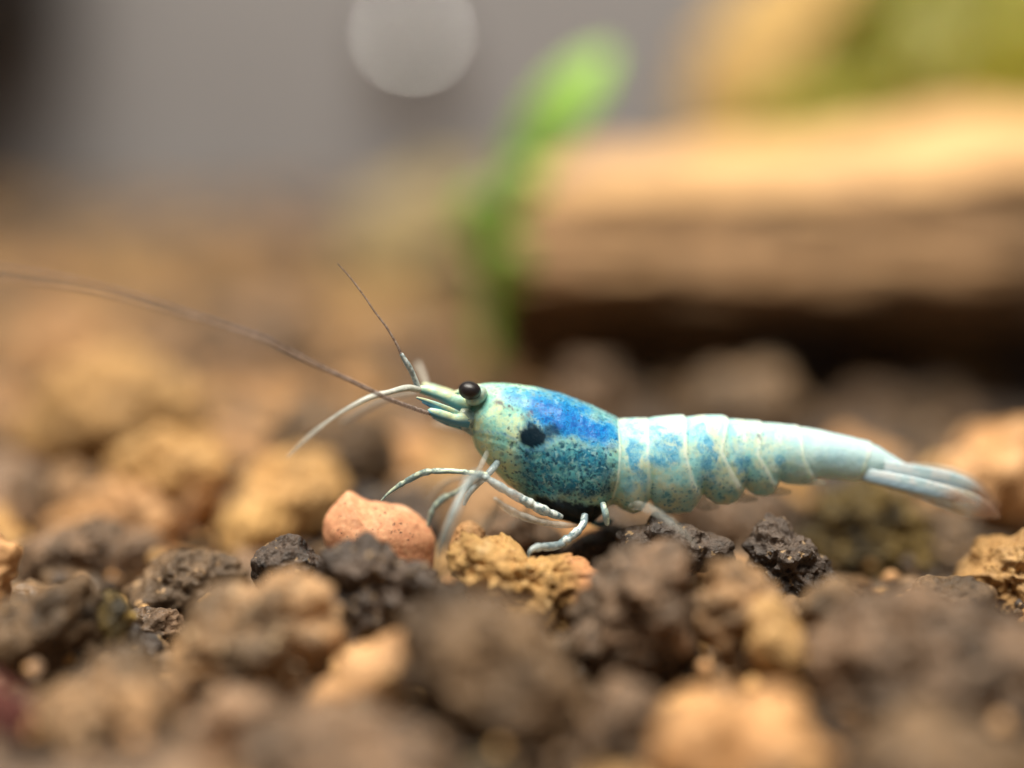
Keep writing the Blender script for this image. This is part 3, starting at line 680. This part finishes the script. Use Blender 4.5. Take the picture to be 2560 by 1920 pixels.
# farther back, strongly out of focus
far = [('tan', [(40,1110),(100,960),(260,880),(420,930),(520,1030),(480,1120),(300,1160),(120,1160)], 1120, 'wide glowing ochre stone on the far slope left of the shrimp'),
       ('peach', [(-60,960),(20,840),(160,790),(290,830),(330,920),(220,980),(60,1000)], 960, 'pale rose stone behind the glowing ochre stone'),
       ('mauve', [(470,930),(520,820),(640,760),(780,790),(840,880),(760,960),(590,980)], 940, 'rosy brown stone that the long antenna passes in front of'),
       ('umber', [(660,1150),(720,1060),(830,1020),(950,1050),(1010,1130),(950,1200),(780,1210)], 1190, 'dull brown granule behind the white feelers of the shrimp'),
       ('mauve', [(1370,1040),(1400,950),(1450,905),(1520,930),(1560,1000),(1530,1070),(1430,1090)], 1060, 'blurred brown stone rising behind the back of the shrimp'),
       ('peach', [(2330,1200),(2370,1110),(2460,1060),(2570,1080),(2640,1160),(2600,1240),(2440,1270)], 1250, 'blurred peach stone on the slope above the tail fan'),
       ('umber', [(1700,1080),(1740,970),(1850,920),(1980,940),(2040,1020),(1990,1100),(1820,1120)], 1090, 'brown stone in front of the dark gap under the driftwood'),
       ('mauve', [(900,900),(940,820),(1020,790),(1100,830),(1120,910),(1050,960),(950,960)], 960, 'brown stone at the foot of the green plant'),
       ('tan', [(250,1190),(330,1110),(450,1080),(560,1110),(600,1170),(520,1220),(350,1240)], 1220, 'brown yellow stone just behind the long low peach stone')]
for mat, ol, base, lab in far:
    hero('clay_stone' if mat in ('tan', 'peach') else 'soil_granule', lab, 'stone', mat, ol, base=base, style='lumpy', n=5)

# ================================================================== DRIFTWOOD, PLANT AND BACKDROP THINGS
def slab():
    Y0 = 52.0
    nx, nr = 120, 72
    k = lambda px, py, Y=Y0: W(px, py, Y)
    xs = np.linspace(1165, 3050, nx); V = []
    for i, x in enumerate(xs):
        ft = np.interp(x, [1165,1340,1700,2560,3050], [520,502,480,424,398])      # front top edge
        rt = np.interp(x, [1165,1340,1700,2560,3050], [470,428,384,282,234])      # crest behind it
        bo = np.interp(x, [1165,1400,2000,2560,3050], [755,768,784,796,806])
        a = k(x, ft); b = k(x, bo)
        c = W(1280+(x-1280)*(Y0+CAM_D)/(Y0+9+CAM_D), rt, Y0+9); c[0] = a[0]
        e = ss(np.array(x), 1130, 1330); e = .30+.70*float(e)**.7
        prof = [(Y0+.1, a[2]-.9), (Y0+.5, a[2]+.1), (Y0+5, (a[2]*.5+c[2]*.5)+.35), (Y0+9, c[2]), (Y0+13, c[2]-1.6), (Y0+17, (c[2]+b[2])*.5), (Y0+16, -1.5), (Y0+13.5, -1.5),  # unseen rear foot added down to the soil, keeps light out of the gap
                (Y0+11, b[2]-.4), (Y0+7, b[2]-.2), (Y0+2.5, b[2]), (Y0+.3, b[2]+1.2), (Y0-.6, (a[2]+b[2])*.5-1), (Y0, (a[2]+b[2])*.5+1.2)]
        pr = np.array(prof); cz = pr.mean(0); pr = cz+(pr-cz)*e
        q = catmull(np.vstack([pr, pr[:1]]), 6)[:-1]
        V.append(np.stack([np.full(len(q), a[0]), q[:, 0], q[:, 1]], 1))
    nr = len(V[0]); V = np.concatenate(V)
    cen = np.repeat(V.reshape(nx, nr, 3).mean(1), nr, 0); D = V-cen; D[:, 0] = 0; D /= np.linalg.norm(D, axis=1)[:, None]
    Q = V*np.array([.12, .45, .8]); V = V + D*(1.0*fbm(Q, 1.1, 4, 3.0))[:, None]
    F = [[i*nr+j, (i+1)*nr+j, (i+1)*nr+(j+1) % nr, i*nr+(j+1) % nr] for i in range(nx-1) for j in range(nr)]
    F += [list(range(nr)), [(nx-1)*nr+j for j in range(nr-1, -1, -1)]]
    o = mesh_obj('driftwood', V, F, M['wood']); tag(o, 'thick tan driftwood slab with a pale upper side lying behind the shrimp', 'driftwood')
    return o
slab()
# stones that prop the driftwood up, in its shade
for ol, Y, lab in (([(1820,1000),(1850,860),(1960,820),(2080,850),(2110,960),(2060,1020)], 62, 'dark stone propping up the driftwood from below'),
                   ([(2450,1040),(2480,880),(2600,840),(2740,880),(2760,1000),(2700,1050)], 61, 'dark stone under the thick end of the driftwood')):
    hero('soil_granule', lab, 'stone', 'dark', ol, Y=Y, style='lumpy', n=5)

def leaf_blade(name, parent, pts, width, curl=.15, mat='leaf'):
    """pts: (px,py,Y) midrib; width px profile peak; a thin solid blade with a channelled midrib"""
    q = catmull(pts, 8); C = np.array([W(*p) for p in q]); n = len(C); T = np.gradient(C, axis=0); T /= np.linalg.norm(T, axis=1)[:, None]
    view = np.array([0.15, -1, .55]); view /= np.linalg.norm(view)
    S = np.cross(T, view); S /= np.linalg.norm(S, axis=1)[:, None]; Nn = np.cross(S, T)
    u = np.linspace(0, 1, n); wd = width*KX*(C[:, 1]+CAM_D)*np.sin(np.pi*np.clip(u*.93+.04, 0, 1))**.75
    m = 9; V = []; 
    for sgn in (1, -1):
        for i in range(n):
            for j in range(m):
                a = j/(m-1)*2-1
                V.append(C[i] + S[i]*a*wd[i] + Nn[i]*(curl*wd[i]*abs(a)**1.5 + sgn*.12*(1-a*a*.8)))
    V = np.array(V); F = []; o = n*m
    for i in range(n-1):
        for j in range(m-1):
            a = i*m+j; F.append([a, a+1, a+m+1, a+m]); F.append([o+a, o+a+m, o+a+m+1, o+a+1])
    for i in range(n-1):
        a = i*m; F.append([a, a+m, o+a+m, o+a]); b = a+m-1; F.append([b, o+b, o+b+m, b+m])
    for j in range(m-1):
        F.append([j, o+j, o+j+1, j+1]); a = (n-1)*m+j; F.append([a, a+1, o+a+1, o+a])
    return mesh_obj(name, V, F, M[mat], parent)
def plant():
    Y = 44
    r = empty('aquatic_plant', W(1215, 880, Y)); tag(r, 'bright green water plant with one big top leaf before the driftwood end', 'plant')
    def stem(pts):
        q = catmull([(a, b, c, d) for a, b, c, d in pts], 10); C = np.array([W(*p[:3]) for p in q]); rad = q[:, 3]*KX*(C[:, 1]+CAM_D)
        T = np.gradient(C, axis=0); T /= np.linalg.norm(T, axis=1)[:, None]; n1 = np.cross(T, [0, 1, 0]); n1 /= np.linalg.norm(n1, axis=1)[:, None]; n2 = np.cross(T, n1)
        th = np.linspace(0, 2*np.pi, 10, endpoint=False); V = np.concatenate([C[i]+rad[i]*(np.cos(th)[:, None]*n1[i]+np.sin(th)[:, None]*n2[i]) for i in range(len(C))])
        F = [[i*10+j, i*10+(j+1) % 10, (i+1)*10+(j+1) % 10, (i+1)*10+j] for i in range(len(C)-1) for j in range(10)] + [list(range(9, -1, -1)), [(len(C)-1)*10+j for j in range(10)]]
        mesh_obj('stem', V, F, M['stem'], r)
    stem([(1215,900,Y,20),(1222,760,Y,24),(1232,640,Y,26),(1250,540,Y,22),(1290,430,Y,26),(1345,340,Y,14)])
    leaf_blade('leaf', r, [(1265,480,Y),(1330,375,Y-1.5),(1400,275,Y-2.5),(1470,190,Y-2.5),(1525,130,Y-2)], 68)
    leaf_blade('leaf', r, [(1240,640,Y-.5),(1200,580,Y-2),(1190,520,Y-3),(1205,470,Y-3)], 55, mat='stem')
    leaf_blade('leaf', r, [(1240,560,Y-.5),(1285,500,Y-2),(1310,450,Y-3),(1300,400,Y-3)], 52, mat='leaf')
    leaf_blade('leaf', r, [(1225,760,Y-.5),(1260,690,Y-2),(1275,640,Y-3),(1265,590,Y-3)], 50, mat='stem')
plant()
hero('clay_stone', 'big hazy olive tan stone behind the green plant', 'stone', 'haze',
     [(830,760),(850,620),(900,520),(1000,450),(1130,410),(1260,440),(1300,600),(1250,760),(1000,800)], Y=84, depth=.5, style='lumpy', n=5)
hero('rock', 'tall orange rock standing behind the driftwood', 'rock', 'orange',
     [(1690,420),(1720,200),(1780,40),(1900,-80),(2100,-140),(2300,-60),(2340,150),(2280,400),(2000,480)], Y=88, depth=.5, style='lumpy', n=5)
def moss():
    Y = 74; r = empty('moss_clump', W(2400, 420, Y)); tag(r, 'olive green moss clump growing behind the driftwood crest', 'moss')
    V, F, s = outline_stone([(1800,340),(1900,260),(2020,200),(2090,90),(2180,-60),(2600,-140),(2900,-100),(3000,200),(2800,420),(2300,480),(2000,450)], Y, .5, 'lumpy', 5, 5.5)
    mesh_obj('cushion', V, F, M['mossleaf'], r)
    rg = random.Random(3); LV = []; LF = []; C = V.mean(0)
    for i in range(3000):
        p = V[rg.randrange(len(V))]; d = p-C; d = d/np.linalg.norm(d); d = d+np.array([rg.uniform(-.7,.7) for _ in range(3)]); d /= np.linalg.norm(d)
        s_ = np.cross(d, [rg.random(), rg.random(), rg.random()+.1]); s_ /= np.linalg.norm(s_); L = rg.uniform(.8, 1.8); b = len(LV)
        LV += [p-d*.1, p+d*L*.5+s_*.22, p+d*L, p+d*L*.5-s_*.22]; LF.append([b, b+1, b+2, b+3])
    o = mesh_obj('fronds', LV, LF, M['mossleaf'], r); o['kind'] = 'stuff'
moss()
def filter_box():
    r = empty('hanging_filter', (-92, 186, 22)); tag(r, 'dark grey filter hanging on the grey back wall', 'filter')
    bm = bmesh.new(); bmesh.ops.create_cube(bm, size=1.0)
    for v in bm.verts: v.co = Vector((-94+v.co.x*72, 190+v.co.y*30, 62+v.co.z*80))
    bmesh.ops.bevel(bm, geom=list(bm.edges), offset=5, segments=3, affect='EDGES')
    V = [v.co[:] for v in bm.verts]; F = [[v.index for v in f.verts] for f in bm.faces]; bm.free()
    mesh_obj('housing', V, F, M['filter'], r)
    for i in range(7):
        V, F = box(-116, -68, 173.2, 175.4, 30+i*8, 33+i*8); mesh_obj('slot_rib', V, F, M['filter'], r, smooth=False)
filter_box()
def bubble():
    S, F = ico(5); c = W(1034, 122, 196); k = NT('silvery_bubble')
    m = k.set(Base_Color=(.80,.80,.79), Metallic=1.0, Roughness=.12)
    o = mesh_obj('air_bubble', c+S*np.array([5.0,4.0,5.0]), F, m); tag(o, 'round silvery air bubble clinging to the grey back wall', 'bubble')
bubble()

# ================================================================== THE REST OF THE GRAVEL
def inside(poly, x, y):
    n = len(poly); r = False; j = n-1
    for i in range(n):
        xi, yi = poly[i]; xj, yj = poly[j]
        if (yi > y) != (yj > y) and x < (xj-xi)*(y-yi)/(yj-yi)+xi: r = not r
        j = i
    return r
def granule_mesh(style, n, seed):
    S, F = ico(n); rg = random.Random(seed)
    A = np.array([rg.uniform(.9, 1.25), rg.uniform(.85, 1.1), rg.uniform(.68, .9)])
    P = S*A*2.0*facet(S, seed)[:, None]*1.12
    P = rough_up(P, np.zeros(3), style, seed*5.3, 4.0)/2.0
    me = bpy.data.meshes.new('granule'); me.from_pydata((P*MM).tolist(), [], F)
    me.polygons.foreach_set('use_smooth', [True]*len(me.polygons)); return me, P, F
KIND = [('umber', 'umber brown', .30), ('dark', 'dark', .19), ('mauve', 'pinkish brown', .19), ('tan', 'tan', .13), ('peach', 'peach', .08), ('mixed', 'two tone', .08), ('moss', 'olive', .03)]
PROTO = {}
for mi, (mat, word, pr) in enumerate(KIND):
    PROTO[mat] = []
    for j, st in enumerate(('lumpy', 'crumbly', 'craggy')):
        me, P, F = granule_mesh(st, 5, 11+mi*3+j); me.materials.append(M[mat]); PROTO[mat].append(me)
lowP = [granule_mesh(st, 3, 60+i)[1:] for i, st in enumerate(('lumpy', 'crumbly', 'craggy', 'lumpy'))]

rg = random.Random(21); placed = []
def try_place(x, y, r, k):
    for (a, b, q) in placed:
        if (a-x)**2+(b-y)**2 < (k*(q+r))**2: return False
    placed.append((x, y, r)); return True
cands = []
for it in range(30000):
    y = rg.uniform(-44, 60); half = (y+CAM_D)*.30+16
    x = rg.uniform(-half, half); r = rg.uniform(1.1, 2.3)
    if not try_place(x, y, r, .80): continue
    lim = np.interp(y, [-34, -6, 3, 10, 30, 60], [-.7, -.7, -.5, .4, 1.3, 1.5])          # how far its top may stand above the gravel line
    top = lim + rg.uniform(-1.0, .3)
    z = top - r*.8
    for pl, Y, s, c, lo, hi in HERO:
        if lo[0]-r*.3 < x < hi[0]+r*.3 and lo[1]-r*.2 < y < hi[1]+r*.2 and y < 45 and top > lo[2]+.5:
            z = min(z, lo[2]-r*.45)
    for pl, Y, s, c, lo, hi in HERO:                       # never in front of the seen part of a named stone
        if Y < y: continue
        for dx in (-r*.9, 0, r*.9):
            qx, qy, qd = proj((x+dx, y, z+r*(.9 if dx == 0 else .5)))
            a, b = pl[:, 1].min(), pl[:, 1].max(); lim_row = a + .80*(b-a)
            if qy < lim_row and pl[:, 0].min()+8 < qx < pl[:, 0].max()-8 and (inside(pl, qx, max(qy, a+.25*(b-a))) or inside(pl, qx, a+.6*(b-a))):
                z = min(z, W(qx, lim_row, y)[2]-r*.9)
    if y > 24 and x > -4: z -= 1.9 + (1.2 if y > 37 else 0)
    if z < -4.2-r*.6: continue
    cands.append((x, y, z, r))
cands.sort(key=lambda c: c[1]); 
inview = [c for c in cands if -80 < proj(c[:3])[0] < 2640 and proj((c[0], c[1], c[2]+c[3]))[1] < 1990]
ind = inview[:255]; iset = set(ind); rest = [c for c in cands if c not in iset]
names = {'umber': 'soil_granule', 'dark': 'soil_granule', 'mauve': 'soil_granule', 'tan': 'clay_stone', 'peach': 'clay_stone', 'mixed': 'soil_granule', 'moss': 'mossy_stone'}
CUT = ' beside with in behind between under that against below lying before right on at near jutting filling leaning seen wedged poking touching rising propping standing half left just above over'.split()
SHORT = []
for lab in HLAB:
    w_ = lab.split(); n_ = next((i for i, t in enumerate(w_) if t in CUT and i > 1), len(w_))
    if sum(' '.join(w_[:n_]) == ' '.join(l.split()[:n_]) for l in HLAB) > 1 or n_ < 3: n_ = 9
    SHORT.append(' '.join(w_[:min(n_, 7)]) if n_ < 9 else ' '.join(w_[:8]))
for x, y, z, r in ind:
    mat, word, _ = rg.choices(KIND, [k[2] for k in KIND])[0]
    o = bpy.data.objects.new(names[mat], rg.choice(PROTO[mat])); col.objects.link(o)
    o.location = Vector((x, y, z))*MM; o.rotation_euler = (rg.uniform(-.5, .5), rg.uniform(-.5, .5), rg.uniform(0, 6.28)); o.scale = (r, r, r)
    near_ = min(range(len(HERO)), key=lambda h: (HERO[h][3][0]-x)**2+(HERO[h][3][1]-y)**2)
    tag(o, f'small {word} granule close to the {SHORT[near_]}', 'stone' if 'stone' in names[mat] else 'soil granule', f'{word} granules close to the {SHORT[near_]}')
# the far gravel, past counting
def far_gravel():
    LV = {m: [] for m, _, _ in KIND}; LF = {m: [] for m, _, _ in KIND}
    spots = [(x, y, z, r) for x, y, z, r in rest]
    pl2 = []
    for it in range(13000):
        y = rg.uniform(60, 203); half = min((y+CAM_D)*.32+14, 118); x = rg.uniform(-half, half); r = rg.uniform(1.6, 3.2)
        if any((a-x)**2+(b-y)**2 < (.78*(q+r))**2 for a, b, q in pl2[-700:]): continue
        pl2.append((x, y, r)); spots.append((x, y, rg.uniform(-1.6, .6) - (3.0 if (y < 76 and x > -6) else 0), r))
    V = []; F = []; mi = []
    for x, y, z, r in spots:
        P, f = rg.choice(lowP); a = rg.uniform(0, 6.28); c, s = math.cos(a), math.sin(a)
        Q = P*r; Q = np.stack([Q[:, 0]*c-Q[:, 1]*s+x, Q[:, 0]*s+Q[:, 1]*c+y, Q[:, 2]+z], 1)
        b = sum(len(v) for v in V) if False else far_gravel.n; far_gravel.n += len(Q)
        V.append(Q); F += [[i+b for i in t] for t in f]
        m = rg.choices(range(len(KIND)), [.20, .06, .28, .20, .20, .05, .01])[0]; mi += [m]*len(f)
    o = mesh_obj('far_gravel', np.concatenate(V), F, M['umber'], origin=(0, 0, 0))
    o.data.materials.clear()
    for m, _, _ in KIND: o.data.materials.append(M[m])
    o.data.polygons.foreach_set('material_index', mi)
    tag(o, 'blurred brown and tan gravel receding behind the shrimp', 'gravel', kind='stuff')
far_gravel.n = 0
far_gravel()

def crumbs():
    rg2 = random.Random(5); P0, f0 = granule_mesh('craggy', 2, 91)[1:]
    V = []; F = []; mi = []; n = 0
    for it in range(2600):
        y = rg2.uniform(-34, 26); half = (y+CAM_D)*.29+8; x = rg2.uniform(-half, half); r = rg2.uniform(.15, .38)
        z = rg2.uniform(-2.6, -1.3)
        a = rg2.uniform(0, 6.28); c, s_ = math.cos(a), math.sin(a); Q = P0*r
        V.append(np.stack([Q[:, 0]*c-Q[:, 1]*s_+x, Q[:, 0]*s_+Q[:, 1]*c+y, Q[:, 2]+z], 1)); F += [[i+n for i in t] for t in f0]; n += len(Q)
        mi += [rg2.choices(range(len(KIND)), [.3, .3, .1, .15, .1, .05, .0])[0]]*len(f0)
    o = mesh_obj('fine_gravel', np.concatenate(V), F, M['umber'], origin=(0, 0, 0))
    o.data.materials.clear()
    for m, _, _ in KIND: o.data.materials.append(M[m])
    o.data.polygons.foreach_set('material_index', mi)
    tag(o, 'fine brown crumbs lying in the gaps between the stones', 'gravel', kind='stuff')
crumbs()
